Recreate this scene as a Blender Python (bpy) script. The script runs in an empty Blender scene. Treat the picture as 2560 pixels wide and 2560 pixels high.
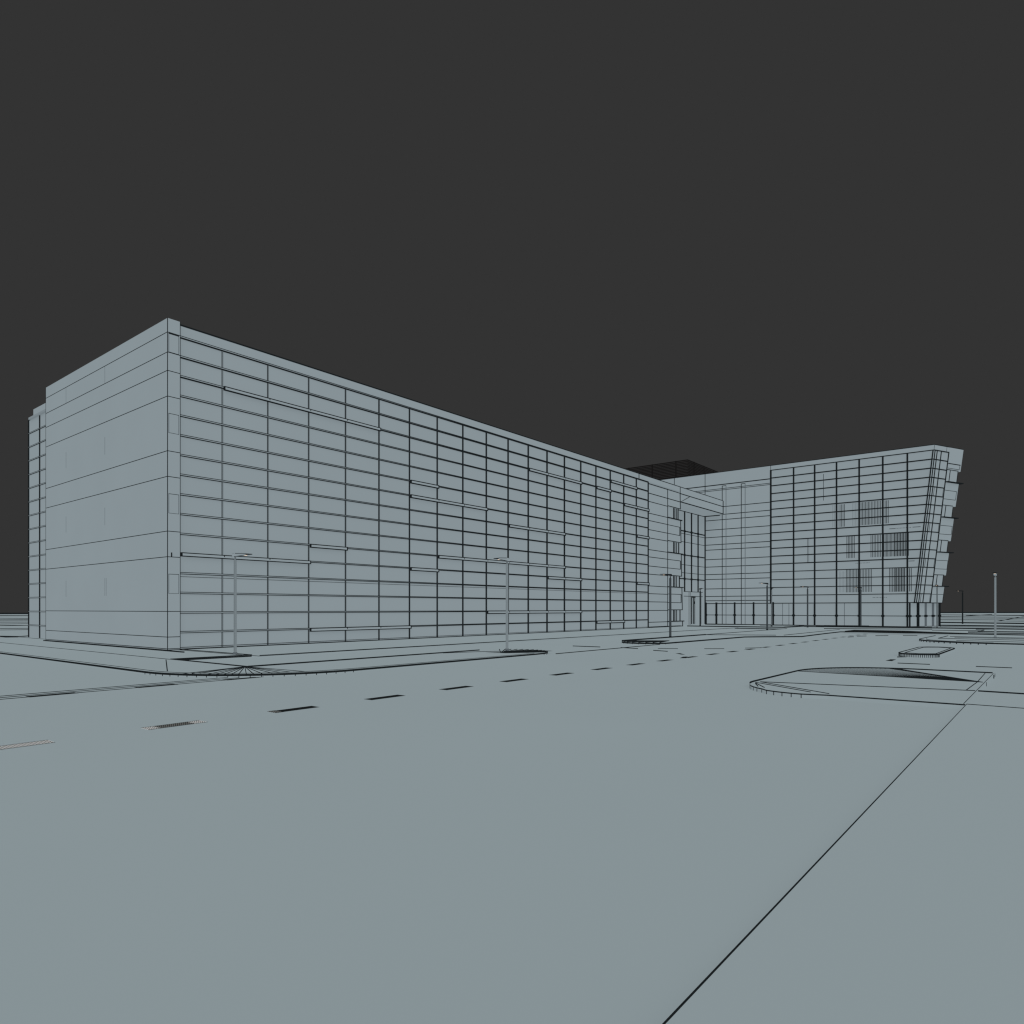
import bpy, math
from math import radians, sin, cos, pi

# ------------------------------------------------------------------ scene
S = bpy.context.scene
COL = S.collection
S.view_settings.view_transform = 'Standard'
S.view_settings.look = 'None'
S.view_settings.exposure = 0
S.view_settings.gamma = 1
S.render.engine = 'CYCLES'
S.cycles.max_bounces = 0
S.cycles.diffuse_bounces = 0
S.cycles.glossy_bounces = 0
S.cycles.use_adaptive_sampling = False
S.cycles.pixel_filter_type = 'BLACKMAN_HARRIS'
S.cycles.filter_width = 1.3

# ------------------------------------------------------------------ materials
def lin(c):
    return tuple(((v / 255) / 12.92 if v <= 10 else (((v / 255) + .055) / 1.055) ** 2.4) for v in c)

def material(name, srgb, lit=.14, mottle=.012, scale=.35, blend=None):
    """flat matt finish: most of its light is put in as emission, a smaller part comes from the sun"""
    m = bpy.data.materials.new(name); m.use_nodes = True
    nt = m.node_tree; nt.nodes.clear()
    N = nt.nodes.new; L = nt.links.new
    out = N('ShaderNodeOutputMaterial'); add = N('ShaderNodeAddShader')
    em = N('ShaderNodeEmission'); df = N('ShaderNodeBsdfDiffuse')
    tc = N('ShaderNodeTexCoord'); nz = N('ShaderNodeTexNoise')
    nz.inputs['Scale'].default_value = scale; nz.inputs['Detail'].default_value = 3
    L(tc.outputs['Object'], nz.inputs['Vector'])
    mr = N('ShaderNodeMapRange'); mr.inputs['From Min'].default_value = .3; mr.inputs['From Max'].default_value = .7
    mr.inputs['To Min'].default_value = 1 - mottle; mr.inputs['To Max'].default_value = 1 + mottle
    L(nz.outputs['Fac'], mr.inputs['Value'])
    c = lin(srgb)
    sc = N('ShaderNodeVectorMath'); sc.operation = 'SCALE'; sc.inputs[0].default_value = c
    L(mr.outputs['Result'], sc.inputs['Scale'])
    colour = sc.outputs['Vector']
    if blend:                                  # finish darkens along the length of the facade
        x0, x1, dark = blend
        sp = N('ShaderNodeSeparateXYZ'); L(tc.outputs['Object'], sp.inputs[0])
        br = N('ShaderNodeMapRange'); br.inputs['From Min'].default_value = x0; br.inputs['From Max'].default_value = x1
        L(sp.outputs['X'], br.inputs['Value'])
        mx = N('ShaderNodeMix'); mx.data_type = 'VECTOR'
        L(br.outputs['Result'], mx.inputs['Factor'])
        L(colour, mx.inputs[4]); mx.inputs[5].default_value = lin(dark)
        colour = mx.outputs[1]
    L(colour, em.inputs['Color']); em.inputs['Strength'].default_value = 1 - lit  # self-glow stands in for even light on all sides, undersides too
    L(colour, df.inputs['Color'])
    # albedo of the sunlit share: sun 2.6 at 54.7 deg gives 0.4775 per unit albedo
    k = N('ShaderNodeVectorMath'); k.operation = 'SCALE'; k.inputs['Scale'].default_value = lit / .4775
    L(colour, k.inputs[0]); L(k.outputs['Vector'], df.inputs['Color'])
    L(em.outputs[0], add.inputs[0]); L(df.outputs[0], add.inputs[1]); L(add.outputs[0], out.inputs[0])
    m.cycles.emission_sampling = 'NONE'
    return m

GREYC = (132, 143, 148)
DARKC = (24, 28, 30)
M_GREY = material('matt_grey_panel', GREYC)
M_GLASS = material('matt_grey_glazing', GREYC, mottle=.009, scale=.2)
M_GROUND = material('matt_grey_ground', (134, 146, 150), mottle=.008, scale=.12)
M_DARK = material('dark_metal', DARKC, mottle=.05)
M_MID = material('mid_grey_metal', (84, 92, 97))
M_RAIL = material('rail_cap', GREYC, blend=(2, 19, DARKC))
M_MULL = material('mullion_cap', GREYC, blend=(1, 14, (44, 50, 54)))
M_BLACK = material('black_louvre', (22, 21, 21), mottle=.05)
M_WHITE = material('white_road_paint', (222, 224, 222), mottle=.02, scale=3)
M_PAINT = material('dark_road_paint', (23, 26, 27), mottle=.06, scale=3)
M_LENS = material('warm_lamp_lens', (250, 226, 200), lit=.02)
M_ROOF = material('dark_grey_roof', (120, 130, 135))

def hatch_material(name, a, b, sx, sy, duty):
    """white paint crossed by a fine dark grid"""
    m = bpy.data.materials.new(name); m.use_nodes = True
    nt = m.node_tree; nt.nodes.clear(); N = nt.nodes.new; L = nt.links.new
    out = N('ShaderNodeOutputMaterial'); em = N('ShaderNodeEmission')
    tc = N('ShaderNodeTexCoord'); sp = N('ShaderNodeSeparateXYZ'); L(tc.outputs['Object'], sp.inputs[0])
    def stripe(sock, f):
        mu = N('ShaderNodeMath'); mu.operation = 'MULTIPLY'; mu.inputs[1].default_value = f; L(sock, mu.inputs[0])
        fr = N('ShaderNodeMath'); fr.operation = 'FRACT'; L(mu.outputs[0], fr.inputs[0])
        lt = N('ShaderNodeMath'); lt.operation = 'LESS_THAN'; lt.inputs[1].default_value = duty; L(fr.outputs[0], lt.inputs[0])
        return lt.outputs[0]
    mxx = N('ShaderNodeMath'); mxx.operation = 'MAXIMUM'
    L(stripe(sp.outputs['X'], sx), mxx.inputs[0]); L(stripe(sp.outputs['Y'], sy), mxx.inputs[1])
    mx = N('ShaderNodeMix'); mx.data_type = 'VECTOR'; L(mxx.outputs[0], mx.inputs['Factor'])
    mx.inputs[4].default_value = lin(a); mx.inputs[5].default_value = lin(b)
    L(mx.outputs[1], em.inputs['Color']); L(em.outputs[0], out.inputs[0])  # emission only: the paint glows, its even light is put into the colour
    m.cycles.emission_sampling = 'NONE'
    return m
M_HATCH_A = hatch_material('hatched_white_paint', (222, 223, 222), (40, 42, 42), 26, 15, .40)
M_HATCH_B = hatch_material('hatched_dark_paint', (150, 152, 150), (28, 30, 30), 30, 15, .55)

# ------------------------------------------------------------------ mesh collector
class MB:
    def __init__(s): s.v = []; s.f = []; s.mi = []; s.ms = []
    def idx(s, m):
        if m not in s.ms: s.ms.append(m)
        return s.ms.index(m)
    def face(s, pts, m):
        n = len(s.v); s.v += [tuple(p) for p in pts]; s.f.append(tuple(range(n, n + len(pts)))); s.mi.append(s.idx(m))
    def box(s, x0, x1, y0, y1, z0, z1, m):
        x0, x1 = sorted((x0, x1)); y0, y1 = sorted((y0, y1)); z0, z1 = sorted((z0, z1))
        n = len(s.v); k = s.idx(m)
        s.v += [(x0,y0,z0),(x1,y0,z0),(x1,y1,z0),(x0,y1,z0),(x0,y0,z1),(x1,y0,z1),(x1,y1,z1),(x0,y1,z1)]
        for q in ((0,3,2,1),(4,5,6,7),(0,1,5,4),(1,2,6,5),(2,3,7,6),(3,0,4,7)):
            s.f.append(tuple(n + i for i in q)); s.mi.append(k)
    def hexa(s, lo, hi, m):                       # two quads, bottom and top
        n = len(s.v); k = s.idx(m); s.v += [tuple(p) for p in lo] + [tuple(p) for p in hi]
        for q in ((0,3,2,1),(4,5,6,7),(0,1,5,4),(1,2,6,5),(2,3,7,6),(3,0,4,7)):
            s.f.append(tuple(n + i for i in q)); s.mi.append(k)
    def ridge(s, p, q, w, h, z, m):               # low strip lying on the ground
        dx, dy = q[0]-p[0], q[1]-p[1]; l = math.hypot(dx, dy) or 1
        nx, ny = -dy/l*w/2, dx/l*w/2
        lo = [(p[0]-nx,p[1]-ny,z),(q[0]-nx,q[1]-ny,z),(q[0]+nx,q[1]+ny,z),(p[0]+nx,p[1]+ny,z)]
        s.hexa(lo, [(a,b,z+h) for a,b,_ in lo], m)
    def path(s, pts, w, h, z, m):
        for a, b in zip(pts, pts[1:]): s.ridge(a, b, w, h, z, m)
    def slab(s, poly, z0, z1, m, band, side=None, bare=()):  # kerbed slab: flat top, kerb face with a dark upper edge
        s.face([(x,y,z1) for x,y in poly], m)
        for i, (a, b) in enumerate(zip(poly, poly[1:] + poly[:1])):
            if i in bare: s.face([(a[0],a[1],z0),(b[0],b[1],z0),(b[0],b[1],z1),(a[0],a[1],z1)], side or m); continue
            s.face([(a[0],a[1],z1-band),(b[0],b[1],z1-band),(b[0],b[1],z1),(a[0],a[1],z1)], M_DARK)
            if band < z1-z0:
                s.face([(a[0],a[1],z0),(b[0],b[1],z0),(b[0],b[1],z1-band),(a[0],a[1],z1-band)], side or m)
    def tube(s, p, q, r0, r1, n, mats):           # vertical or slanted tapered tube, mats cycles round the sides
        import mathutils
        P, Q = mathutils.Vector(p), mathutils.Vector(q); d = (Q-P).normalized()
        a = d.orthogonal().normalized(); b = d.cross(a)
        A = [P + (a*cos(2*pi*i/n)+b*sin(2*pi*i/n))*r0 for i in range(n)]
        B = [Q + (a*cos(2*pi*i/n)+b*sin(2*pi*i/n))*r1 for i in range(n)]
        for i in range(n):
            j = (i+1) % n; s.face([A[i],A[j],B[j],B[i]], mats[i % len(mats)])
        s.face(A[::-1], mats[0]); s.face(B, mats[0])
    def build(s, name, parent=None, org=(0,0,0), **tags):
        me = bpy.data.meshes.new(name)
        me.from_pydata([(x-org[0],y-org[1],z-org[2]) for x,y,z in s.v], [], s.f)
        for m in s.ms: me.materials.append(m)
        for p, k in zip(me.polygons, s.mi): p.material_index = k
        me.update()
        o = bpy.data.objects.new(name, me); COL.objects.link(o)
        if parent is not None: o.parent = parent
        else: o.location = org
        for k, v in tags.items(): o[k] = v
        return o

def empty(name, loc, **tags):
    o = bpy.data.objects.new(name, None); o.empty_display_size = .3; COL.objects.link(o); o.location = loc
    for k, v in tags.items(): o[k] = v
    return o

def arc(cx, cy, r, a0, a1, n):
    return [(cx + r*cos(radians(a0+(a1-a0)*i/n)), cy + r*sin(radians(a0+(a1-a0)*i/n))) for i in range(n+1)]

# ================================================================== the building
B0 = (14.15, 31.05, .105)
bld = empty('office_building', B0, label='long grey glazed office block with a taller leaning wing at its far right end', category='building')
def P(mb, name, parent=None, **t): return mb.build(name, parent if parent is not None else bld, B0, **t)

YF = 31.05     # face of the end wall
YG = 31.20     # glazing plane of the long side
XM = [14.766, 16.78, 19.185, 21.592, 24.0, 26.414, 28.828, 31.233, 33.653, 36.059, 38.477, 40.889, 43.31, 45.719, 48.146, 50.547, 52.966, 55.388, 57.792, 60.203]
RZ = [14.36 - .897*k for k in range(17)]
ZB = .105

# --- long wing body and roof
m = MB(); m.box(15.12, 64.4, YG+.03, 52.6, .11, 14.30, M_GREY); body = P(m, 'wall', label='plain grey body behind the long glazed side')
m = MB(); m.box(14.95, 67.4, YG+.2, 52.3, 14.302, 14.42, M_ROOF); P(m, 'roof')
m = MB(); m.box(14.73, XM[-1]+19.1, YG-.012, YG+.25, 14.40, 14.93, M_GREY)
m.box(14.73, 79.28, YG-.03, YG-.012, 14.865, 14.935, M_DARK)
m.box(58.33, 58.45, YG-.03, YG, 14.42, 14.93, M_DARK)
P(m, 'parapet')

# --- long curtain wall
m = MB(); m.box(14.73, XM[-1], YG, YG+.03, ZB, 14.40, M_GLASS)
cw = P(m, 'curtain_wall', label='long flat glazed side with a regular grid of bars')
for i, x in enumerate(XM[1:], 1):
    f = min(1, i/12); w = .028+.012*f; p = .03+.075*f; g = .017+.006*f
    m = MB()
    m.box(x-w, x-w+g, YG-p, YG, ZB, 14.36, M_DARK); m.box(x+w-g, x+w, YG-p, YG, ZB, 14.36, M_DARK)
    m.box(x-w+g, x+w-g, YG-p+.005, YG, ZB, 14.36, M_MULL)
    P(m, 'mullion', cw)
for k, z in enumerate(RZ[:16]):
    m = MB(); e = .012 if k > 2 else .02
    m.box(14.73, XM[-1]+.05, YG-.066, YG, z+.02, z+.05, M_DARK)
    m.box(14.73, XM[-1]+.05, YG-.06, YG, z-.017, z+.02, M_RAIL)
    m.box(14.73, XM[-1]+.05, YG-.066, YG, z-.05-(.02 if k < 3 else 0), z-.017, M_DARK)
    P(m, 'transom', cw)
m = MB()
m.box(14.73, 67.5, YG-.07, YG, .20, .225, M_DARK); m.box(14.73, 68.1, YG-.09, YG, .108, .155, M_DARK)
m.box(14.73, XM[-1], YG-.03, YG, 3.43, 3.45, M_DARK)
P(m, 'sill_rail', cw)
FINS = [(1,5,2),(3,4,10),(6,7,5),(6,9,6),(10,13,7),(7,13,10),(6,7,11),(12,14,11),(9,14,14),(3,6,15),(15,17,15),
        (11,14,2),(15,16,2),(16,18,1),(17,19,3),(18,19,6),(18,19,11),(0,3,11)]
for i, j, k in FINS:
    m = MB(); x0 = XM[i] + (.03 if i else 0); x1 = XM[j]+.06; t = .042+.045*i/19; z1 = RZ[k]+.05; z0 = z1-.19-.11*i/19; y0 = YG-.17
    yb = YG-.068
    m.box(x0, x1, y0, yb, z1-t, z1, M_DARK)
    m.box(x0+.05, x1-.05, y0+.008, yb, z0+t, z1-t, M_GREY)
    m.box(x0, x1, y0, yb, z0, z0+t, M_DARK)
    e = .05+.08*j/19
    m.box(x0, x0+.05, y0, yb, z0+t, z1-t, M_DARK); m.box(x1-e, x1, y0, yb, z0+t, z1-t, M_DARK)
    for n in range(i+1, j): m.box(XM[n]+.01, XM[n]+.05, y0-.004, y0+.008, z0+.09, z1-t, M_DARK)
    P(m, 'sunshade', cw)

# --- end wall with a narrow return
m = MB(); W1 = 14.72; YE = 46.48
m.box(14.15, W1, YF, YE, ZB, 14.985, M_GREY)
t = .031
for z in (14.357,13.46,12.636,11.488,9.043,7.897,5.45,4.302,1.855,.707,.18):
    m.box(14.144, 14.15, YF-.006, YE, z-t/2, z+t/2, M_DARK); m.box(14.15, W1, YF-.006, YF, z-t/2, z+t/2, M_DARK)
m.box(14.142, 14.165, YF-.008, YF+.022, ZB, 14.985, M_DARK)
m.box(14.142, 14.15, YE-.035, YE, ZB, 14.985, M_DARK)
m.box(W1-.02, W1+.004, YF-.008, YF+.02, ZB, 14.985, M_DARK)
m.box(14.135, 14.15, YF-.02, YE, .108, .14, M_DARK); m.box(14.135, W1, YF-.02, YF, .108, .14, M_DARK)
endw = P(m, 'end_wall', label='blank panelled end wall slightly taller than the roof edge')
for i in range(4):
    zt = 14.357 - .02 - 3.6*i; zb = zt - .88
    m = MB(); x0, x1 = 14.19, 14.655; b = .05 if i == 0 else .022
    m.box(x0, x0+.024, YF-.012, YF, zb, zt, M_MID); m.box(x1-.024, x1, YF-.012, YF, zb, zt, M_MID)
    m.box(x0, x1, YF-.014, YF, zt-b, zt, M_DARK); m.box(x0, x1, YF-.014, YF, zb, zb+b*.6, M_DARK)
    f = P(m, 'window_frame', endw)
    m = MB(); m.box(x0+.024, x1-.024, YF-.008, YF, zb+b*.6, zt-b, M_GLASS); P(m, 'pane', f)
    for y in (37.93, 43.26) + ((37.76,) if i == 3 else ()):
        m = MB(); m.box(14.145, 14.15, y-.011, y+.011, zb-.02, zt, M_MID); P(m, 'window_slot', endw)
m = MB(); m.box(14.30, 14.335, YF-.05, YF, 4.31, 4.50, M_DARK); P(m, 'wall_sensor', endw)

# --- rear corner glazing seen past the end wall
XR = 15.1
m = MB(); m.box(XR, XR+.03, YE, 52.75, ZB, 14.36, M_GLASS); m.box(XR, XR+.5, 52.6, 52.75, ZB, 14.36, M_GLASS)
rg = P(m, 'curtain_wall', label='strip of glazing at the rear corner past the end wall')
for y in (50.62, 52.70):
    m = MB(); m.box(XR-.05, XR, y-.05, y+.05, ZB, 14.36, M_DARK); P(m, 'mullion', rg)
for k, z in enumerate(RZ[:16]):
    m = MB(); m.box(XR-.045, XR, YE, 52.7, z+.018, z+.042, M_DARK); m.box(XR-.04, XR, YE, 52.7, z-.018, z+.018, M_GREY); m.box(XR-.045, XR, YE, 52.7, z-.042, z-.018, M_DARK)
    P(m, 'transom', rg)
m = MB(); m.box(XR+.02, XR+.3, YE, 51.95, 14.41, 14.93, M_GREY); P(m, 'parapet')

# --- panelled side wall at the far end of the long wing
def xe(z): return 68.15 - .045*z
m = MB(); xa = XM[-1]+.05
m.hexa([(xa,YG-.01,ZB),(64.5,YG-.01,ZB),(64.5,33.2,ZB),(xa,33.2,ZB)],
       [(xa,YG-.01,14.25),(64.5,YG-.01,14.25),(64.5,33.2,14.25),(xa,33.2,14.25)], M_GREY)
t = .065
for z, w in ((14.22,.085),(13.30,.075),(12.49,t),(11.34,t),(10.62,t),(9.73,t),(8.92,t),(7.77,t),(7.06,t),(6.17,t),(5.37,t),(4.22,t),(3.46,t),(2.66,t),(1.81,t),(.65,t),(.17,.06)):
    m.box(xa, 64.5, YG-.03, YG-.01, z-w/2, z+w/2, M_DARK)
m.box(64.47, 64.57, YG-.04, YG-.01, ZB, 14.25, M_DARK)
sw = P(m, 'side_wall', label='solid panelled wall between the long glazing and the entrance')
BOX = [(14.25, 12.52), (11.30, 8.95), (7.74, 5.40), (4.19, 1.83), (.62, ZB)]
for i, (zt, zb) in enumerate(BOX):
    m = MB(); xt, xb = xe(zt), xe(zb)
    m.hexa([(64.58,YG-.012,zb),(xb,YG-.012,zb),(xb,33.2,zb),(64.58,33.2,zb)], [(64.58,YG-.012,zt),(xt,YG-.012,zt),(xt,33.2,zt),(64.58,33.2,zt)], M_GREY)
    m.hexa([(xb-.12,YG-.05,zb),(xb,YG-.05,zb),(xb,YG-.012,zb),(xb-.12,YG-.012,zb)], [(xt-.12,YG-.05,zt),(xt,YG-.05,zt),(xt,YG-.012,zt),(xt-.12,YG-.012,zt)], M_DARK)
    m.box(64.58, xb, YG-.03, YG-.012, zb, zb+.08, M_DARK)
    if 0 < i < 4:
        z1, z2 = zt-.69, zt-1.57
        m.box(64.58, xb-.3, YG-.03, YG-.012, z1-.03, z1+.03, M_DARK); m.box(64.58, xb-.3, YG-.03, YG-.012, z2-.03, z2+.03, M_DARK)
        m.box(xb-.42, xb-.3, YG-.045, YG-.012, z2, z1, M_DARK)
    elif i == 0:
        m.box(64.58, xb, YG-.03, YG-.012, 13.26, 13.34, M_DARK); m.box(64.58, xt, YG-.03, YG-.012, 14.18, 14.25, M_DARK)
    sp = P(m, 'spandrel_panel', sw)
    if i < 4:
        z1, z0 = zb, BOX[i+1][0]; xr = xe(z0)-.45
        m = MB(); m.box(64.58, xr, YG+.1, 33.1, z0+.002, z1-.002, M_GLASS)
        for x, w in ((66.05,.11),(66.38,.06),(66.78,.05),(xr-.09,.12)): m.box(x, x+w, YG+.03, YG+.1, z0, z1, M_DARK)
        P(m, 'window', sw)
        m = MB(); m.box(64.45, xe(z0)+.18, YG-.13, YG+.1, z0+.002, z0+.10, M_DARK); P(m, 'window_sill', sw)

# --- recessed link glazing and entrance
YL = 33.68; XW = 80.0
m = MB(); m.box(67.2, XW, YL, YL+.05, ZB, 13.28, M_GLASS)
for z in (10.66, 9.71, 7.07, 6.14): m.box(67.2, XW, YL-.012, YL, z-.03, z+.03, M_DARK)
lk = P(m, 'curtain_wall', label='recessed glazing above the entrance')
for x in (72.1, 73.98, 75.88, 77.76):
    m = MB(); m.box(x-.06, x+.06, YL-.12, YL, 3.99, 13.28, M_DARK); m.box(x+.06, x+.13, YL-.06, YL, 3.99, 13.28, M_MID); P(m, 'mullion', lk)
m = MB(); m.box(XW-.22, XW-.12, YL-.09, YL, ZB, 13.28, M_DARK); m.box(XW-.12, XW-.05, YL-.07, YL, ZB, 13.28, M_MID); m.box(XW-.05, XW, YL-.09, YL, ZB, 13.28, M_DARK); P(m, 'mullion', lk)
for z in (10.96, 8.20, 5.45):
    m = MB(); m.box(67.2, XW-.22, YL-.11, YL, z-.055, z+.055, M_DARK)
    for x in (73.98, 75.88, 77.76): m.box(x-.14, x+.14, YL-.12, YL, z-.13, z+.13, M_DARK)
    P(m, 'transom', lk)
m = MB(); m.box(73.2, 78.55, YL-.30, YL-.001, ZB, 3.99, M_GREY)
y = YL-.30
for a, b, z0, z1 in ((73.2,78.55,3.93,3.99),(73.2,78.55,3.40,3.46)): m.box(a, b, y-.02, y, z0, z1, M_DARK)
for x, w in ((74.58,.08),(75.05,.05),(78.05,.05)): m.box(x, x+w, y-.02, y, ZB, 3.97, M_DARK)
vest = P(m, 'entrance_porch', label='shallow boxed entrance surround')
m = MB(); m.box(75.12, 76.3, y-.05, y-.001, .2, 3.36, M_GLASS)
for x, w in ((75.12,.24),(75.68,.26),(76.1,.06)): m.box(x, x+w, y-.08, y-.05, .2, 3.30, M_DARK)
m.box(75.12, 76.3, y-.085, y-.05, 3.28, 3.40, M_DARK)
d = P(m, 'door', vest)
m = MB(); m.box(75.66, 75.98, y-.16, y-.08, 2.55, 2.85, M_DARK); P(m, 'door_closer', d)

# --- roof overhang over the entrance
m = MB(); m.box(67.5, 79.42, YG-.012, YL, 13.27, 14.395, M_GREY)
m.box(67.5, 79.42, YG-.03, YG-.012, 13.27, 13.38, M_DARK); m.box(67.5, 79.42, YG-.03, YG-.012, 14.15, 14.24, M_DARK)
m.box(79.28, 79.43, YG-.06, YG-.012, 13.27, 14.9, M_DARK)
m.box(67.44, 67.54, YG-.045, YG-.012, 13.27, 14.9, M_DARK)
m.box(67.5, 79.9, YL-.05, YL-.001, 13.20, 13.27, M_DARK)
m.box(79.42, 79.99, YG+.6, YL, 13.23, 13.29, M_DARK)
m.face([(67.75,YG-.03,13.40),(67.80,YG-.03,13.36),(69.85,YG-.03,14.10),(69.80,YG-.03,14.16)], M_DARK)
P(m, 'canopy', label='flat roof edge running on over the recessed entrance')

# ------------------------------------------------------------------ leaning wing
CB, ZG0, KL = 11.3, 2.6, .1065           # front corner: Y at soffit, soffit height, lean per metre
EX, EY = .912, -.410                       # direction of the end face in plan
def ycorner(z): return CB - KL*(z-ZG0)
def smax(z): return 4.51 + .026*(z-ZG0)
def pe(s, z, out=0): return (XW + EX*s + EY*out, ycorner(z) + EY*s - EX*out, z)   # out: proud of the end face

m = MB(); zt = 18.40
# solid body: lean prism
lo = [(XW+.03,ycorner(2.6)+.03,2.62), pe(4.3,2.62,-.05), (99,15,2.62), (99,46,2.62), (XW+.03,46,2.62)]
hi = [(XW+.03,ycorner(zt)+.03,zt), pe(4.45,zt,-.05), (99,14,zt), (99,46,zt), (XW+.03,46,zt)]
m.face(lo[::-1], M_GREY); m.face(hi, M_ROOF)
for i in range(5):
    j = (i+1) % 5; m.face([lo[i],lo[j],hi[j],hi[i]], M_GREY)
wing = P(m, 'wing', label='taller wing with an end that leans outward')

# blank part of the front with its joints
m = MB(); YA = 25.80
m.box(XW, XW+.03, YA, 46, ZG0, 18.46, M_GREY)
m.box(XW-.02, XW+.3, YA, 37.7, 17.0, 18.46, M_GREY); m.box(XW-.02, XW+.3, 37.7, 46, 17.0, 18.34, M_GREY)
for z, w in ((16.98,.11),(16.48,.06),(16.32,.06),(14.29,.08),(13.36,.08),(12.73,.08),(11.57,.08),(10.67,.08),(9.76,.08),(9.14,.08),(7.98,.08),(7.07,.08),(6.15,.08),(5.55,.08),(4.40,.08),(3.48,.08),(2.96,.08),(2.62,.08)):
    y1 = YL if z < 13 else 46
    m.box(XW-.03, XW, YA, y1, z-w/2, z+w/2, M_DARK)
m.box(XW-.04, XW, 33.64, 33.71, 13.3, 18.46, M_DARK); m.box(XW-.04, XW, 37.69, 37.76, 17, 18.46, M_DARK)
m.box(XW-.04, XW+.3, YA, 46, 18.46, 18.52, M_DARK)
fw = P(m, 'wall', wing, label='blank panelled part of the tall wing beside the entrance')
for ya, yb, z in ((31.52,31.05,16.82),(29.2,28.74,16.82)):
    m = MB(); m.box(XW-.04, XW-.001, ya-.035, ya+.035, ZB, z, M_DARK); m.box(XW-.035, XW-.001, yb-.03, yb+.03, ZB, z, M_MID)
    m.box(XW-.04, XW-.001, yb, ya, z-.06, z, M_DARK)
    P(m, 'pilaster', wing)

# glazed part of the front
WZ = [17.95 - .902*k for k in range(18)]
m = MB()
m.face([(XW,YA,ZG0),(XW,ycorner(ZG0),ZG0),(XW,ycorner(17.98),17.98),(XW,YA,17.98)], M_GLASS)
wc = P(m, 'curtain_wall', wing, label='glazed front of the tall wing with a heavy grid of bars')
MY = [25.76, 23.23, 20.98, 18.73, 16.49, 14.24, 11.99]
for i, y in enumerate(MY):
    m = MB(); w = .11 if i == 0 else .085; z1 = 17.98
    y_ = y
    m.box(XW-.08, XW, y_-w/2-.035, y_+w/2+.035, ZG0-.05, z1, M_DARK); P(m, 'mullion', wing)
for k, z in enumerate(WZ):
    m = MB(); h = .115 if 1 <= k <= 12 else .085
    ye = ycorner(z)
    m.box(XW-.08, XW, ye, YA, z-h/2, z+h/2, M_DARK); P(m, 'transom', wing)
m = MB()                                    # leaning corner post, double
for o, w in ((.0,.10),(.30,.08)):
    a, b = ycorner(ZG0)+.0-o*0, ycorner(17.98)
    if o == 0:
        m.hexa([(XW-.11,a-.0,ZG0-.02),(XW-.02,a-.0,ZG0-.02),(XW-.02,a+.11,ZG0-.02),(XW-.11,a+.11,ZG0-.02)], [(XW-.11,b,17.98),(XW-.02,b,17.98),(XW-.02,b+.11,17.98),(XW-.11,b+.11,17.98)], M_DARK)
P(m, 'corner_post', wing)

# parapet of the wing
m = MB()
def wall_strip(mb, z0, z1, s0, s1, o, mat, th=.05):
    mb.hexa([pe(s0,z0,o),pe(s1,z0,o),pe(s1,z0,o-th),pe(s0,z0,o-th)], [pe(s0,z1,o),pe(s1,z1,o),pe(s1,z1,o-th),pe(s0,z1,o-th)], mat)
m.hexa([(XW-.02,ycorner(17.98),17.985),(XW+.25,ycorner(17.98),17.985),(XW+.25,YA-.001,17.985),(XW-.02,YA-.001,17.985)],
       [(XW-.02,ycorner(18.46),18.46),(XW+.25,ycorner(18.46),18.46),(XW+.25,YA-.001,18.46),(XW-.02,YA-.001,18.46)], M_GREY)
m.box(XW-.04, XW+.25, ycorner(18.46), YA, 18.462, 18.53, M_DARK)
m.box(XW-.04, XW-.02, YA-.05, YA, 17.985, 18.46, M_DARK)
wall_strip(m, 17.985, 18.46, .02, 2.5, .0, M_GREY, .25)
wall_strip(m, 17.985, 18.46, 2.08, 2.12, .01, M_DARK, .02)
wall_strip(m, 18.462, 18.53, 0, 4.95, .01, M_DARK, .2)
wall_strip(m, 17.985, 18.46, -.01, .04, .012, M_DARK, .02)
P(m, 'parapet', wing)

# end face: narrow glazing
m = MB(); wall_strip(m, ZG0, 17.98, .02, 2.5, .0, M_GLASS)
eg = P(m, 'end_glazing', wing, label='narrow glazing on the leaning end')
for s, w in ((.16,.07),(.52,.06),(1.21,.065),(2.47,.09)):
    m = MB(); wall_strip(m, ZG0, 17.98, s-w/2, s+w/2, .07, M_DARK, .068); P(m, 'mullion', wing)
for k, z in enumerate(WZ):
    m = MB(); h = .09; wall_strip(m, z-h/2, z+h/2, 0, 2.5, .08, M_DARK, .078); P(m, 'transom', wing)
for i in range(4):
    z1, z0 = 14.3-3.61*i, 13.45-3.61*i
    for q in (.82, 2.34):
        m = MB(); wall_strip(m, z0, z1, q-.02, q+.02, .02, M_DARK, .018); P(m, 'inner_frame', eg)

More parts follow.
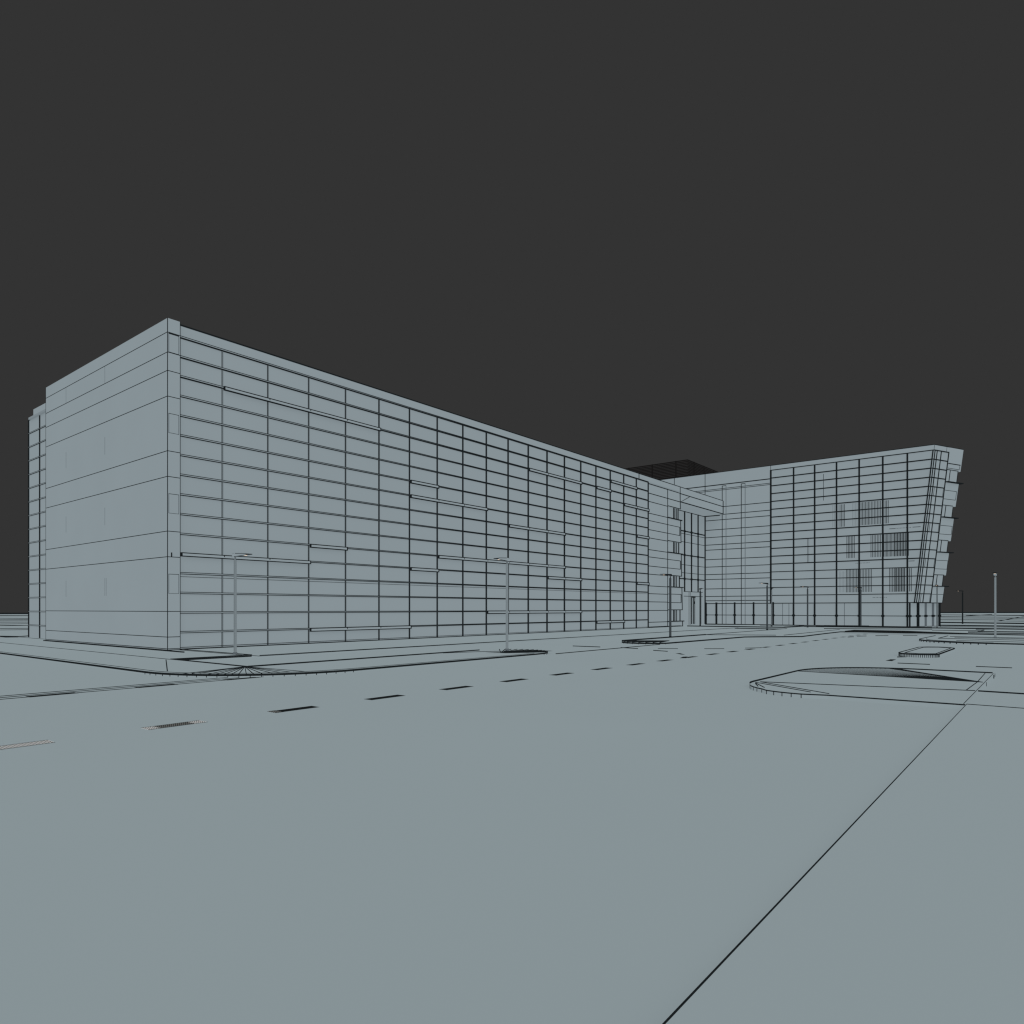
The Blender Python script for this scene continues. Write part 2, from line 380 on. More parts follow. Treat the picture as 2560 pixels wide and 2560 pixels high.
# end face: stepped spandrel boxes, corner windows and projecting sills
EB = [(18.46,16.22),(14.95,12.62),(11.37,9.05),(7.79,5.48),(4.27,2.60)]
for i, (z1, z0) in enumerate(EB):
    m = MB(); o = .03
    a, b = smax(z0), smax(z1)
    m.hexa([pe(2.52,z0,o),pe(a,z0,o),pe(a,z0,-1.5),pe(2.52,z0,-1.5)], [pe(2.52,z1,o),pe(b,z1,o),pe(b,z1,-1.5),pe(2.52,z1,-1.5)], M_GREY)
    def hl(z, s0, s1, w): wall_strip(m, z-w/2, z+w/2, s0, s1, o+.015, M_DARK, .014)
    def vl(s, za, zb, w): wall_strip(m, za, zb, s-w/2, s+w/2, o+.016, M_DARK, .015)
    if i == 0: hl(16.87,2.6,4.72,.09); hl(16.40,2.6,4.55,.045); vl(4.62,16.4,16.87,.045); hl(z0+.03,2.55,4.5,.07)
    else:
        zz = z1-.79; hl(zz,2.6,4.62,.045); vl(4.60,max(zz-.88,z0),zz,.05)
        if i < 4: hl(zz-.88,2.6,4.6,.045); hl(z0+.03,2.55,4.25,.07)
    P(m, 'spandrel_panel', wing)
    if i < 4:
        w1, w0 = z0-.002, EB[i+1][0]+.1; c = smax(w0)-.30
        m = MB(); m.hexa([pe(2.52,w0,-.03),pe(c,w0,-.03),pe(c,w0,-1.2),pe(2.52,w0,-1.2)], [pe(2.52,w1,-.03),pe(c,w1,-.03),pe(c,w1,-1.2),pe(2.52,w1,-1.2)], M_GLASS)
        wall_strip(m, w0, w1, 3.12, 3.21, .0, M_DARK, .029)
        wall_strip(m, w0, w1, c-.07, c, .0, M_DARK, .029)
        P(m, 'window', wing)
        m = MB(); z = EB[i+1][0]+.005; wall_strip(m, z, z+.09, 2.5, smax(z)+.42, .28, M_DARK, .8); P(m, 'window_sill', wing)

# blinds behind the front glazing
def blind(ya, yb, z0, z1, n, w, mat=None, fade=0):
    m = MB()
    for i in range(n):
        y = ya + (yb-ya)*i/max(n-1,1); ww = w*(1-fade*(1-i/max(n-1,1)))
        m.box(XW-.012, XW-.001, y-ww/2, y+ww/2, z0, z1, mat or M_DARK)
    P(m, 'blind', wing)
blind(19.109, 18.553, 10.901, 13.342, 4, 0.022, M_MID, 0)
blind(18.386, 17.936, 10.873, 13.293, 4, 0.05, None, 0)
blind(17.136, 16.714, 10.886, 13.302, 4, 0.016, M_MID, 0)
blind(16.456, 15.594, 10.888, 13.335, 7, 0.055, None, 0)
blind(15.467, 14.463, 10.89, 13.336, 8, 0.048, None, 0)
blind(14.03, 13.741, 10.896, 13.298, 3, 0.055, None, 0)
blind(17.705, 16.973, 7.437, 9.777, 6, 0.055, None, 0)
blind(15.36, 14.463, 7.429, 9.755, 7, 0.05, None, 0)
blind(14.153, 13.294, 7.428, 9.812, 8, 0.05, None, 0)
blind(13.16, 11.91, 7.419, 9.785, 10, 0.08, None, 0)
blind(18.453, 17.889, 3.763, 6.025, 5, 0.018, M_MID, 0)
blind(17.745, 16.617, 3.748, 6.191, 9, 0.05, None, 0)
blind(16.36, 15.309, 3.763, 6.17, 8, 0.05, None, 0)
blind(13.618, 13.203, 3.739, 6.193, 4, 0.05, None, 0)
blind(13.1, 12.238, 3.748, 6.179, 7, 0.085, None, 0)
blind(11.94, 11.643, 3.755, 6.146, 3, 0.06, None, 0)
m = MB()
for y0, y1, z, w in [(13.081, 13.63, 10.304, 0.05), (12.984, 13.051, 10.314, 0.05), (12.851, 12.918, 10.314, 0.05), (12.718, 12.785, 10.314, 0.05), (12.586, 12.652, 10.314, 0.05), (12.454, 12.52, 10.314, 0.05), (12.322, 12.388, 10.314, 0.05), (12.19, 12.256, 10.314, 0.05), (12.059, 12.125, 10.314, 0.05), (11.928, 11.994, 10.314, 0.05), (11.797, 11.863, 10.314, 0.05), (11.667, 11.732, 10.314, 0.05), (10.821, 11.525, 10.326, 0.05), (16.772, 16.844, 6.859, 0.05), (16.63, 16.701, 6.859, 0.05), (16.488, 16.559, 6.859, 0.05), (16.347, 16.417, 6.859, 0.05), (16.206, 16.276, 6.859, 0.05), (16.065, 16.135, 6.859, 0.05), (15.924, 15.995, 6.859, 0.05), (15.784, 15.854, 6.859, 0.05), (15.644, 15.714, 6.859, 0.05), (15.505, 15.575, 6.859, 0.05), (15.114, 15.183, 3.171, 0.05), (14.976, 15.045, 3.171, 0.05), (14.838, 14.907, 3.171, 0.05), (14.7, 14.769, 3.171, 0.05), (14.563, 14.632, 3.171, 0.05), (14.426, 14.495, 3.171, 0.05), (14.29, 14.358, 3.171, 0.05), (14.153, 14.221, 3.171, 0.05), (14.018, 14.085, 3.171, 0.05), (13.882, 13.95, 3.171, 0.05), (11.349, 11.881, 6.872, 0.05)]: m.box(XW-.014, XW-.001, y0, y1, z-w/2, z+w/2, M_DARK)
for y, z0, z1, w in [(20.073, 13.899, 16.818, 0.045), (21.752, 7.147, 9.774, 0.035), (21.611, 7.141, 9.765, 0.03)]: m.box(XW-.014, XW-.001, y-w/2, y+w/2, z0, z1, M_DARK)
P(m, 'ceiling_rail', wing)

# ground floor of the wing
GY = 11.95
m = MB()
m.box(XW, XW+.03, GY, YL, ZB, ZG0, M_GLASS)
def pg(s, z, out=0): return (XW + EX*s + EY*out, GY + EY*s - EX*out, z)
SG = 5.4
m.hexa([pg(0,ZB,0),pg(SG,ZB,0),pg(SG,ZB,-3),pg(0.05,ZB,-3)], [pg(0,ZG0,0),pg(SG,ZG0,0),pg(SG,ZG0,-3),pg(0.05,ZG0,-3)], M_GLASS)
for y in (23.75, 24.45, 17.95): m.box(XW-.014, XW, y-.03, y+.03, ZB, ZG0, M_MID)
gf = P(m, 'shopfront', label='ground floor glazing under the tall wing')
for y in [GY+.03+2.25*k for k in range(10)]+[33.56]:
    m = MB(); w = .16 if y < 30 else .20; m.box(XW-.13, XW, y-w/2, y+w/2, ZB, ZG0-.02 if y < 24.5 else ZG0+.15, M_DARK)
    m.box(XW-.16, XW, y-.14, y+.14, 1.12, 1.34, M_DARK); P(m, 'mullion', gf)
for s, mat, w in ((.22,M_DARK,.10),(1.48,M_DARK,.07),(1.72,M_DARK,.06),(2.90,M_MID,.20),(4.15,M_MID,.22),(SG-.12,M_DARK,.24)):
    m = MB(); m.hexa([pg(s-w/2,ZB,.12),pg(s+w/2,ZB,.12),pg(s+w/2,ZB,.001),pg(s-w/2,ZB,.001)], [pg(s-w/2,ZG0,.12),pg(s+w/2,ZG0,.12),pg(s+w/2,ZG0,.001),pg(s-w/2,ZG0,.001)], mat)
    if s not in (1.68,): m.hexa([pg(s-.17,1.12,.15),pg(s+.17,1.12,.15),pg(s+.17,1.12,.001),pg(s-.17,1.12,.001)], [pg(s-.17,1.34,.15),pg(s+.17,1.34,.15),pg(s+.17,1.34,.001),pg(s-.17,1.34,.001)], M_DARK)
    P(m, 'mullion', gf)
for z, w in ((1.23,.07),(2.61,.08),(.14,.06)):
    m = MB(); m.box(XW-.05, XW, GY, YL-.12, z-w/2, z+w/2, M_DARK)
    if z < 2: m.hexa([pg(0,z-w/2,.05),pg(SG,z-w/2,.05),pg(SG,z-w/2,.001),pg(0,z-w/2,.001)], [pg(0,z+w/2,.05),pg(SG,z+w/2,.05),pg(SG,z+w/2,.001),pg(0,z+w/2,.001)], M_DARK)
    P(m, 'rail', gf)
m = MB(); wall_strip(m, 2.55, 2.63, 0, 4.5, .05, M_DARK, .3); P(m, 'soffit_trim', wing)

# louvred plant screen on the roof
m = MB(); x0, x1, y0, y1, zs0, zs1 = 86.0, 96.6, 38.66, 53.0, 18.45, 21.93
for i in range(17):
    z = zs0 + .12 + i*(zs1-zs0-.12)/16.3
    for a, b, c, d_ in ((x0,x0+.06,y0,y1),(x1-.06,x1,y0,y1),(x0+.06,x1-.06,y0,y0+.06),(x0+.06,x1-.06,y1-.06,y1)):
        m.box(a, b, c, d_, z, z+.15, M_BLACK)
sc = P(m, 'plant_screen', label='black louvred screen around plant on the roof')
for x, y in ((x0,43.85),(x0,40.33),(x0,47.5),(x0+2.0,y0),(x0+5.35,y0),(x0+8.9,y0)):
    m = MB()
    if x == x0: m.box(x-.06, x-.001, y-.09, y+.09, zs0, zs1+.10, M_BLACK)
    else: m.box(x-.09, x+.09, y-.06, y-.001, zs0, zs1+.10, M_BLACK)
    P(m, 'post', sc)
m = MB(); m.box(82, 98.5, 36.5, 54, 18.41, 18.45, M_ROOF); m.box(82.2, 98.3, 46.01, 53.9, .11, 18.40, M_GREY); P(m, 'rear_block')

# ================================================================== street lamps
GRP = 'street lamps around the car park'
def make_lamp(name_dark):
    r = empty('street_lamp', (0,0,0), category='street lamp', group=GRP)
    g, k = (M_DARK, M_DARK) if name_dark == 2 else ((M_MID, M_DARK) if name_dark == 1 else (M_GREY, M_GREY)); rr = .075 if name_dark in (1, 2) else .060
    n = 24
    m = MB()
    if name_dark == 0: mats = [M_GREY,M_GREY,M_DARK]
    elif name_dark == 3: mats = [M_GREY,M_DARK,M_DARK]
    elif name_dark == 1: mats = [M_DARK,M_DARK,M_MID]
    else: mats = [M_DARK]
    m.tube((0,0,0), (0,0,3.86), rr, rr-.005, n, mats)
    m.tube((0,0,0), (0,0,.10), .085, .085, 12, [M_DARK if name_dark else M_MID])
    p = m.build('pole', r)
    m = MB(); m.tube((0,0,3.84), (0,0,3.98), .035, .035, 10, [M_GREY,M_DARK] if name_dark == 0 else [M_DARK]); m.build('collar', r)
    m = MB()                                # flat wedge-shaped head reaching out along +x
    top = M_GREY if name_dark == 0 else M_DARK; pale = name_dark == 0
    A = [(-.10,-.09,3.98),(.40,-.10,4.085),(.40,.10,4.085),(-.10,.09,3.98)]
    Q = [(-.06,-.09,4.12),(.40,-.10,4.145),(.40,.10,4.145),(-.06,.09,4.12)]
    m.hexa(A, Q, top)
    m.hexa([(.402,-.10,4.085),(.70,-.10,4.115),(.70,.10,4.115),(.402,.10,4.085)], [(.402,-.10,4.145),(.70,-.10,4.145),(.70,.10,4.145),(.402,.10,4.145)], M_DARK)
    if pale:
        for sy in (-1, 1):
            y0, y1 = sorted((sy*.102, sy*.085))
            m.hexa([(-.10,y0,3.97),(.40,y0,4.075),(.40,y1,4.075),(-.10,y1,3.97)], [(-.10,y0,3.992),(.40,y0,4.097),(.40,y1,4.097),(-.10,y1,3.992)], M_DARK)
            m.hexa([(-.06,y0,4.108),(.40,y0,4.133),(.40,y1,4.133),(-.06,y1,4.108)], [(-.06,y0,4.130),(.40,y0,4.155),(.40,y1,4.155),(-.06,y1,4.130)], M_DARK)
    h = m.build('lamp_head', r)
    m = MB(); m.box(.40, .50, -.05, .05, 4.066, 4.084, M_LENS); m.build('lens', h)
    return r
def dup(o, loc, rz, label):
    c = o.copy(); COL.objects.link(c); c.location = loc; c.rotation_euler = (0,0,rz); c['label'] = label
    for ch in list(o.children):
        d = ch.copy(); COL.objects.link(d); d.parent = c
        for g in list(ch.children):
            e = g.copy(); COL.objects.link(e); e.parent = d
    return c
LAMPS = [
 (0, (14.62,26.15,.105), 0,   'pale grey street lamp at the near corner of the building, its head pointing right'),
 (0, (23.49,19.08,.105), 90,  'pale grey street lamp on the rounded tip of the kerbed strip before the long glazing'),
 (1, (40.86,19.56,.105), 90,  'dark street lamp on the kerbed strip in front of the solid side wall'),
 (2, (71.4,30.63,.105),  0,   'black street lamp right beside the entrance porch'),
 (1, (60.06,19.66,.105), 90,  'dark street lamp before the blank wall just left of the tall wing glazing'),
 (3, (73.86,23.71,.105), 0, 'thin pale street lamp standing at the left edge of the tall wing glazing'),
 (1, (71.83,19.52,.105), 90,  'dark street lamp before the second glazed bay of the tall wing'),
 (1, (77.84,15.9,.105),  90,  'dark street lamp close to the tall wing under its lowest blinds'),
 (3, (76.02,8.92,.105),  180, 'pale street lamp in front of the leaning end of the tall wing'),
 (2, (100.5,9.1,.105),  90,  'black street lamp far off against the dark sky right of the leaning end'),
 (0, (52.89,3.05,.105),  180, 'tall pale street lamp on the kerbed island, furthest right of all'),
]
protos = {}
for kind, loc, rz, lab in LAMPS:
    if kind not in protos:
        protos[kind] = o = make_lamp(kind); o.location = loc; o.rotation_euler = (0,0,radians(rz)); o['label'] = lab
    else: dup(protos[kind], loc, radians(rz), lab)

# ================================================================== ground and roads
KB = .105
m = MB(); m.face([(*p,0) for p in [(-120, -300), (435.867, -23.564), (58.157, 319.116), (-200, 150), (-120, -60)]], M_GROUND)
for p, q, h in [((56.016, 240.262), (64.801, 225.738), 0.136), ((52.955, 227.133), (63.001, 219.468), 0.098), ((41.591, 178.392), (46.667, 162.569), 0.083), ((36.987, 158.646), (42.955, 149.637), 0.082), ((33.532, 143.825), (40.071, 139.591), 0.076), ((31.16, 133.651), (36.938, 128.678), 0.057), ((28.253, 121.182), (33.452, 116.531), 0.064), ((24.912, 106.852), (30.24, 105.344), 0.057), ((24.166, 103.654), (26.936, 93.834), 0.048), ((22.432, 96.216), (26.872, 93.612), 0.046), ((19.228, 82.471), (23.049, 80.293), 0.051), ((17.88, 76.689), (21.6, 75.246), 0.044), ((14.506, 60.23), (15.646, 56.909), 0.057), ((13.744, 57.065), (15.404, 56.031), 0.06), ((15.404, 56.456), (16.579, 57.755), 0.057), ((255.394, 29.387), (250.939, -5.108), 0.156), ((208.099, 23.945), (258.363, -5.259), 0.11), ((192.797, 22.184), (194.926, -3.968), 0.092), ((168.08, 19.34), (175.355, -3.57), 0.098), ((144.598, 16.638), (149.022, -3.034), 0.084), ((126.06, 14.505), (130.339, -2.653), 0.11), ((224.332, 19.525), (284.413, 17.328), 0.146), ((129.702, 7.24), (222.231, 6.284), 0.093)]: m.ridge(p, q, .12, h, 0, M_DARK)
e = ((58.157, 319.116), (435.867, -23.564))
m.ridge(e[0], e[1], 1.0, .55, -.02, M_DARK)
m.build('ground', kind='structure')

m = MB(); m.face([(x,y,.004) for x,y in [(-40,-40),(61.9,-40),(61.9,24.4),(11,24.4),(8.9,40),(8.9,60),(-40,60)]], M_GROUND)
# fine seams on the road
for p, q in (((-20,18.52),(10.75,18.52)),((-20,18.20),(10.3,18.20)),((-20,17.86),(11.6,17.86))):
    m.ridge(p, q, .02, .012, .004, M_DARK)
m.ridge((24.3,17.0),(34.2,17.0), .04, .03, .004, M_DARK)
road = m.build('road', kind='structure')
def mark(poly, mat):
    cx = sum(p[0] for p in poly)/len(poly); cy = sum(p[1] for p in poly)/len(poly)
    mb = MB(); z = .009
    mb.face([(x-cx,y-cy,0) for x,y in poly], mat)
    if mat in (M_HATCH_A, M_HATCH_B):
        for (xa, ya), (xb, yb) in zip(poly, poly[1:]):
            if ya == yb: mb.box(xa-cx, xb-cx, ya-cy-.012, ya-cy+.012, .001, .003, M_PAINT)
        mb.box(poly[0][0]-cx, poly[1][0]-cx, poly[2][1]-cy-.012, poly[2][1]-cy+.012, .001, .003, M_PAINT)
    o = mb.build('lane_marking', road); o.location = (cx,cy,z); return o
for k in range(-1, 25):
    x0 = 2.63+2.302*k; x1 = x0+.985; y0, y1 = 11.49, 11.77
    if k <= 0: mark([(x0,y0),(x1,y0),(x1,y1),(x0,y1)], M_HATCH_A)
    elif k == 1:
        mark([(x0,y0),(x0+.2,y0),(x0+.2,y1),(x0,y1)], M_HATCH_A); mark([(x0+.2,y0),(x1-.22,y0),(x1-.22,y1),(x0+.2,y1)], M_HATCH_B); mark([(x1-.22,y0),(x1,y0),(x1,y1),(x1-.22,y1)], M_HATCH_A)
    elif k == 2: mark([(x0,y0),(x0+.17,y0),(x0+.17,y1),(x0,y1)], M_HATCH_B); mark([(x0+.17,y0),(x1,y0),(x1,y1),(x0+.17,y1)], M_PAINT)
    else: mark([(x0,y0),(x1,y0),(x1,y1),(x0,y1)], M_PAINT)
for k in range(-1, 3):
    x0 = 5.1+2.302*k; mark([(x0,17.76),(x0+.97,17.76),(x0+.97,18.06),(x0,18.06)], M_PAINT)
for poly in [[(31.075, 15.536), (31.523, 14.68), (31.114, 14.489), (30.669, 15.333)], [(29.581, 15.042), (29.286, 14.148), (28.794, 13.91), (29.072, 14.783)], [(32.297, 13.639), (32.959, 12.886), (32.531, 12.719), (31.878, 13.462)], [(27.978, 13.156), (28.146, 13.005), (27.422, 12.436), (27.371, 12.61)], [(25.306, 11.716), (26.194, 11.973), (26.37, 11.853), (25.473, 11.507)], [(34.082, 12.251), (34.936, 11.719), (34.472, 11.564), (33.633, 12.09)], [(30.402, 20.175), (30.479, 18.517), (29.909, 18.17), (29.818, 19.788)], [(30.667, 17.426), (30.418, 16.3), (29.871, 16.007), (30.101, 17.105)], [(28.974, 5.072), (29.871, 5.052), (29.947, 4.867), (28.859, 4.833)], [(54.159, 11.323), (55.036, 10.861), (53.911, 10.639), (53.061, 11.093)], [(55.961, 10.451), (57.018, 9.786), (55.916, 9.597), (54.888, 10.25)], [(57.768, 8.954), (58.444, 8.109), (57.398, 7.963), (56.734, 8.793)], [(51.986, 11.453), (52.868, 11.244), (51.818, 11.021), (50.965, 11.228)], [(28.149, 4.531), (28.202, 3.526), (27.818, 3.478), (27.757, 4.468)], [(28.185, 2.17), (28.246, 1.17), (27.884, 1.155), (27.816, 2.141)], [(31.794, 5.133), (32.233, 4.86), (31.592, 4.763), (31.166, 5.032)]]: mark(poly, M_PAINT)

def kerb_ticks(m, pts, z0, z1, w):
    for (x, y), (x2, y2) in zip(pts, pts[1:]+pts[-2:-1]):
        l = math.hypot(x2-x, y2-y) or 1; nx, ny = (x2-x)/l, (y2-y)/l
        m.hexa([(x-nx*w-ny*w,y-ny*w+nx*w,z0),(x+nx*w-ny*w,y+ny*w+nx*w,z0),(x+nx*w+ny*w,y+ny*w-nx*w,z0),(x-nx*w+ny*w,y-ny*w-nx*w,z0)],
               [(x-nx*w-ny*w,y-ny*w+nx*w,z1),(x+nx*w-ny*w,y+ny*w+nx*w,z1),(x+nx*w+ny*w,y+ny*w-nx*w,z1),(x-nx*w+ny*w,y-ny*w-nx*w,z1)], M_DARK)

# corner pavement with its rounded kerb, running on as a strip with a rounded end
c1 = arc(13.4, 21.35, 4.33, 180, 270, 22)
tip = arc(23.2, 18.62, 1.6, -80, 78, 16)
poly = [(9.07,70)] + c1 + [(22.9,17.0)] + tip + [(22.9,20.2),(11.73,20.2),(11.73,25.5),(14.85,25.3),(14.85,31.0),(14.0,31.0),(14.0,70)]
m = MB(); m.slab(poly, .002, KB, M_GROUND, .062)
z = KB
m.path([(9.2,60)] + [(13.4+(x-13.4)*.965, 21.35+(y-21.35)*.965) for x,y in c1] + [(22.9,17.12)], .018, .012, z, M_DARK)
kerb_ticks(m, c1, .004, KB, .010)
m.path([(11.70,60),(11.70,25.5)], .022, .016, z, M_DARK)
apex = (11.78,20.12)
m.ridge((9.45,20.75),(11.52,25.4), .03, .014, z, M_DARK)
m.ridge((11.736, 20.403), (9.316, 19.552), .02, .014, z, M_DARK)
m.ridge((11.736, 20.403), (9.524, 19.388), .02, .014, z, M_DARK)
m.ridge((11.736, 20.403), (9.697, 19.268), .02, .014, z, M_DARK)
m.ridge((11.736, 20.403), (9.721, 18.855), .02, .014, z, M_DARK)
m.ridge((11.736, 20.403), (9.833, 18.621), .02, .014, z, M_DARK)
m.ridge((11.736, 20.403), (9.975, 18.444), .02, .014, z, M_DARK)
m.ridge((11.736, 20.403), (10.072, 18.229), .02, .014, z, M_DARK)
m.ridge((11.736, 20.403), (10.199, 18.07), .02, .014, z, M_DARK)
m.ridge((11.736, 20.403), (10.341, 17.893), .02, .014, z, M_DARK)
m.ridge((11.736, 20.403), (10.507, 17.779), .02, .014, z, M_DARK)
m.ridge((11.736, 20.403), (10.78, 17.819), .02, .014, z, M_DARK)
m.ridge((11.736, 20.403), (11.061, 17.759), .02, .014, z, M_DARK)
m.ridge((11.736, 20.403), (11.311, 17.743), .02, .014, z, M_DARK)
m.ridge((11.736, 20.403), (11.567, 17.625), .02, .014, z, M_DARK)
m.ridge((11.736, 20.403), (11.937, 17.469), .02, .014, z, M_DARK)
m.path([(11.73,25.5),(11.73,20.25)], .04, .03, z, M_DARK); m.path([(11.85,25.4),(11.85,20.3)], .02, .018, z, M_DARK)
m.path([(11.73,20.2),(22.9,20.2)], .04, .045, z, M_DARK); m.path([(11.75,25.5),(14.85,25.35)], .04, .03, z, M_DARK)
m.path([(14.85,25.3),(14.85,31.0)], .04, .03, z, M_DARK); m.path([(14.6,25.6),(14.6,31.0)], .02, .018, z, M_DARK)
m.path([(13.9,29.0),(13.9,46)], .05, .05, z, M_DARK)
for i in range(1, 15): m.ridge((22.2,18.1+.02*i), tip[i], .03, .022, z, M_DARK)
m.path([(20.5,20.1),(22.0,19.6),(23.2,18.9),(23.9,18.2),(24.2,17.4)], .03, .02, z, M_DARK)
m.face([(21.6,18.75,z+.03),(22.6,17.25,z+.03),(24.3,17.15,z+.03),(24.35,17.6,z+.03),(23.3,18.2,z+.03)], M_DARK)
kerb_ticks(m, tip, .004, KB, .012)
m.build('pavement', kind='structure')

# pavement along the foot of the building
m = MB(); m.slab([(14.85,24.75),(66,24.75),(66,54),(14.85,54)], .003, KB, M_GROUND, .022)
m.ridge((14.9,24.8),(66,24.4), .02, .035, KB-.01, M_DARK)
m.build('pavement', kind='structure')

# kerbed strip and forecourt
c2 = arc(35.2, 18.25, 1.45, 95, 250, 10)
c3 = [(45.8,16.5),(47.0,15.6),(47.9,14.6),(49.0,13.7)]
poly = [(46.4,19.68),(34.9,19.68)] + c2 + [(34.9,16.85)] + c3 + [(55.6,13.92),(61.0,14.0),(62.0,12.9),(62,-60),(65.99,-60),(65.99,19.8)]
m = MB(); m.slab(poly, .003, KB, M_GROUND, .08)
kerb_ticks(m, c2, .005, KB, .014)
m.path([(34.5,19.5),(46.4,19.5)], .06, .075, KB, M_DARK); m.path([(46.5,19.7),(65.9,19.75)], .05, .035, KB, M_DARK)
m.path([(46.6,19.6),(47.9,17.3),(48.9,15.4)], .05, .035, KB, M_DARK)
m.path([(49.4,15.0),(65.9,15.2)], .05, .03, KB, M_DARK)
for i in range(10): m.ridge((36.6,17.6),c2[i], .05, .03, KB, M_DARK)
m.build('forecourt', kind='structure')
m = MB(); m.slab([(66.01,-60),(125,-60),(125,54),(66.01,54)], .003, KB-.002, M_GROUND, .08)
for p, q, h in [((105.248, 12.021), (103.599, -2.109), 0.159), ((87.665, 10.012), (88.137, -1.794), 0.134), ((82.979, 9.477), (84.658, 2.553), 0.049), ((77.202, 32.495), (80.964, 20.681), 0.074), ((77.328, 26.107), (79.714, 19.949), 0.071), ((68.093, 30.657), (69.015, 20.959), 0.106), ((69.015, 20.959), (74.99, 20.735), 0.122), ((74.155, 20.504), (73.809, 18.471), 0.099), ((78.97, 19.763), (80.903, 12.072), 0.102), ((74.109, 19.316), (75.715, 9.298), 0.134), ((75.715, 9.298), (75.986, -1.547), 0.108), ((67.892, 16.991), (71.614, 8.794), 0.059), ((68.691, 8.435), (69.356, 5.052), 0.051), ((73.808, 5.674), (78.005, 2.352), 0.058), ((66.837, 5.003), (71.106, 4.896), 0.067), ((66.939, 4.876), (69.009, -1.405), 0.064), ((62.724, 5.331), (63.205, -1.287), 0.065), ((66.33, 5.637), (67.876, -1.382), 0.041)]: m.ridge(p, q, .06, h, KB-.003, M_DARK)
m.build('forecourt', kind='structure')
# dense edging strip across the head of the road
m = MB(); q = [(61.914, 13.863), (65.485, 13.918), (65.662, 11.908), (65.457, 9.767), (63.7, 7.822), (62.256, 5.291), (61.046, 5.188), (59.557, 7.313), (58.432, 8.719), (58.451, 10.6), (59.173, 12.576), (59.33, 13.284)]
n = len(q)//2
for i in range(n-1): m.face([(*q[i],KB+.02),(*q[i+1],KB+.02),(*q[2*n-2-i],KB+.02),(*q[2*n-1-i],KB+.02)], M_PAINT)
m.build('edging_strip', kind='structure')

# near traffic island
ca = arc(17.45, 4.4, 1.65, 180, 90, 12); cb = arc(21.2, 3.2, 2.85, 90, 0, 34)
poly = [(15.95,1.40),(15.85,3.9)] + [(x-(.1 if i < 5 else 0),y) for i,(x,y) in enumerate(ca)] + cb + [(24.05,1.40)]
m = MB(); m.slab(poly, .003, KB, M_GROUND, .028, bare=(len(poly)-1,))
m.path(ca[-3:]+cb+[(24.05,1.45)], .03, .034, KB, M_DARK)
kerb_ticks(m, poly[2:15], .004, KB, .008)
kerb_ticks(m, [(24.05,1.40),(24.05,1.5)], .004, KB, .010); kerb_ticks(m, [(23.5,1.40),(23.52,1.40)], .004, KB, .02); kerb_ticks(m, [(21.0,1.40),(21.02,1.40)], .004, KB, .009)
ap = (20.93,1.47)
m.ridge(ap, cb[0], .02, .014, KB, M_DARK)
for i in range(0, 27): m.ridge(ap, cb[i], .008, .0042, KB, M_DARK)
for i in range(27, 30): m.ridge(ap, cb[i], .018, .014, KB, M_DARK)
m.ridge((17.5,5.9),(18.65,1.45), .02, .016, KB, M_DARK)
m.ridge((17.5,5.9),(16.0,3.9), .018, .014, KB, M_DARK); m.ridge((17.3,5.95),(16.05,4.3), .018, .014, KB, M_DARK)
m.ridge((17.15,5.9),(16.3,5.4), .018, .014, KB, M_DARK); m.ridge((17.0,5.85),(16.45,5.6), .018, .014, KB, M_DARK)
m.path([(15.98,1.43),(24.0,1.43)], .010, .007, KB, M_DARK); m.path([(18.7,1.62),(20.9,1.58),(23.9,1.62)], .016, .010, KB, M_DARK)
m.build('traffic_island', kind='structure')
# kerb lines running off to the right of it
m = MB(); m.slab([(-8,1.39),(-8,-30),(18.6,-30),(18.6,1.39)], .003, KB-.003, M_GROUND, .02)
m.ridge((-6,1.38),(15.95,1.38), .010, .004, KB-.003, M_DARK); 
m.ridge((15.95,1.38),(15.95,-30), .016, .012, KB-.003, M_DARK)
m.path([(18.6,1.39),(18.6,-30)], .04, .028, KB-.003, M_DARK)
m.build('pavement', kind='structure')

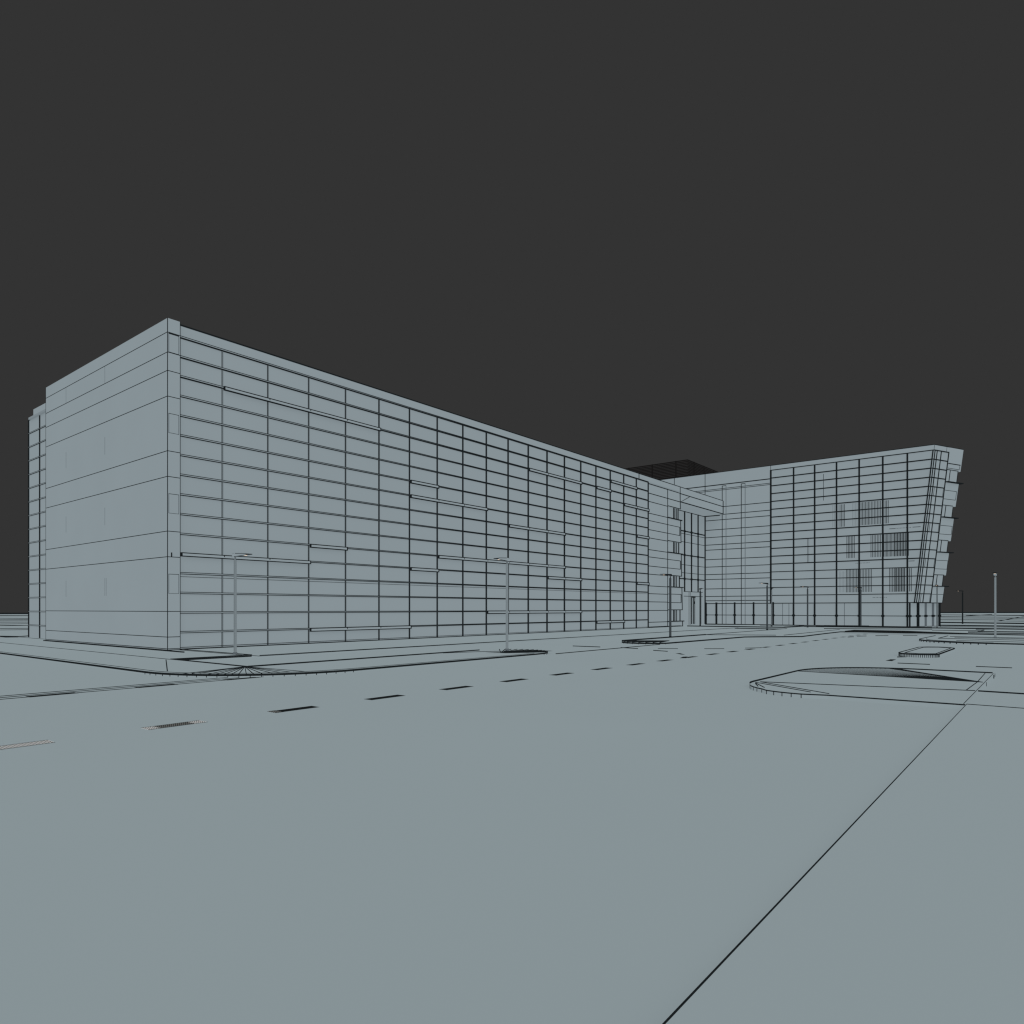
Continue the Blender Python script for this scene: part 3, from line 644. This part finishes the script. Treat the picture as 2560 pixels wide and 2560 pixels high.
# small island
ki = .135
ci = arc(32.45, 4.45, .72, 90, 270, 30)
poly = [(37.45,5.14),(32.4,5.17)] + ci[1:-1] + [(32.6,3.73),(37.5,3.70),(38.05,3.95),(38.25,4.40),(38.05,4.85)]
m = MB(); m.slab(poly, .003, ki, M_GROUND, .035)
kerb_ticks(m, ci, .004, ki, .012)
m.path(poly+poly[:1], .035, .022, ki, M_DARK)
m.path([(32.4,4.95),(37.4,4.95),(37.9,4.4),(37.5,3.85),(32.5,3.85),(32.1,4.4),(32.4,4.95)], .03, .018, ki, M_DARK)
kerb_ticks(m, [(38.25,4.4),(38.05,4.85)], .004, ki, .012)
m.build('traffic_island', kind='structure')

# far island that carries the last lamp
cf = arc(48.6, 3.0, 3.6, 90, 180, 16)
poly = [(55.1,6.57)] + cf + [(45.05,-30),(55.1,-30)]
m = MB(); m.slab(poly, .003, KB, M_GROUND, .045)
kerb_ticks(m, cf, .004, KB, .022)
m.path(poly[:18]+[(45.05,-30)], .04, .03, KB, M_DARK)
m.path([(55.2,5.84),(50.2,5.82),(50.2,-30)], .05, .03, KB, M_DARK); m.path([(54.0,5.6),(54.0,-30)], .05, .03, KB, M_DARK)
m.path([(52.6,5.2),(52.6,-30)], .05, .025, KB, M_DARK); m.path([(47.4,4.6),(47.4,-30)], .04, .025, KB, M_DARK)
m.path([(x+.5,y-.3) for x,y in cf], .03, .022, KB, M_DARK)
m.build('traffic_island', kind='structure')

# ================================================================== light, sky, camera
w = bpy.data.worlds.new('World'); S.world = w; w.use_nodes = True
bg = w.node_tree.nodes['Background']; bg.inputs['Color'].default_value = (*lin((51,51,51)),1); bg.inputs['Strength'].default_value = 1
sl = bpy.data.lights.new('sun', 'SUN'); sl.energy = 2.6; sl.angle = radians(60); sl.color = (1,.99,.975)
so = bpy.data.objects.new('sun', sl); COL.objects.link(so)
import mathutils
so.rotation_euler = mathutils.Vector((1,1,-1)).to_track_quat('-Z','Y').to_euler(); so.location = (-20,-20,40)

cd = bpy.data.cameras.new('camera'); cam = bpy.data.objects.new('camera', cd); COL.objects.link(cam)
cam.location = (0,0,1.97)
cam.rotation_euler = (radians(90), 0, math.atan2(-.78081,.62482))
cd.sensor_fit = 'HORIZONTAL'; cd.sensor_width = 36; cd.lens = 36*1702.3/2560
cd.shift_y = (1522.1-1280)/2560
cd.clip_start = .1; cd.clip_end = 3000
S.camera = cam
S.render.resolution_x = S.render.resolution_y = 1024
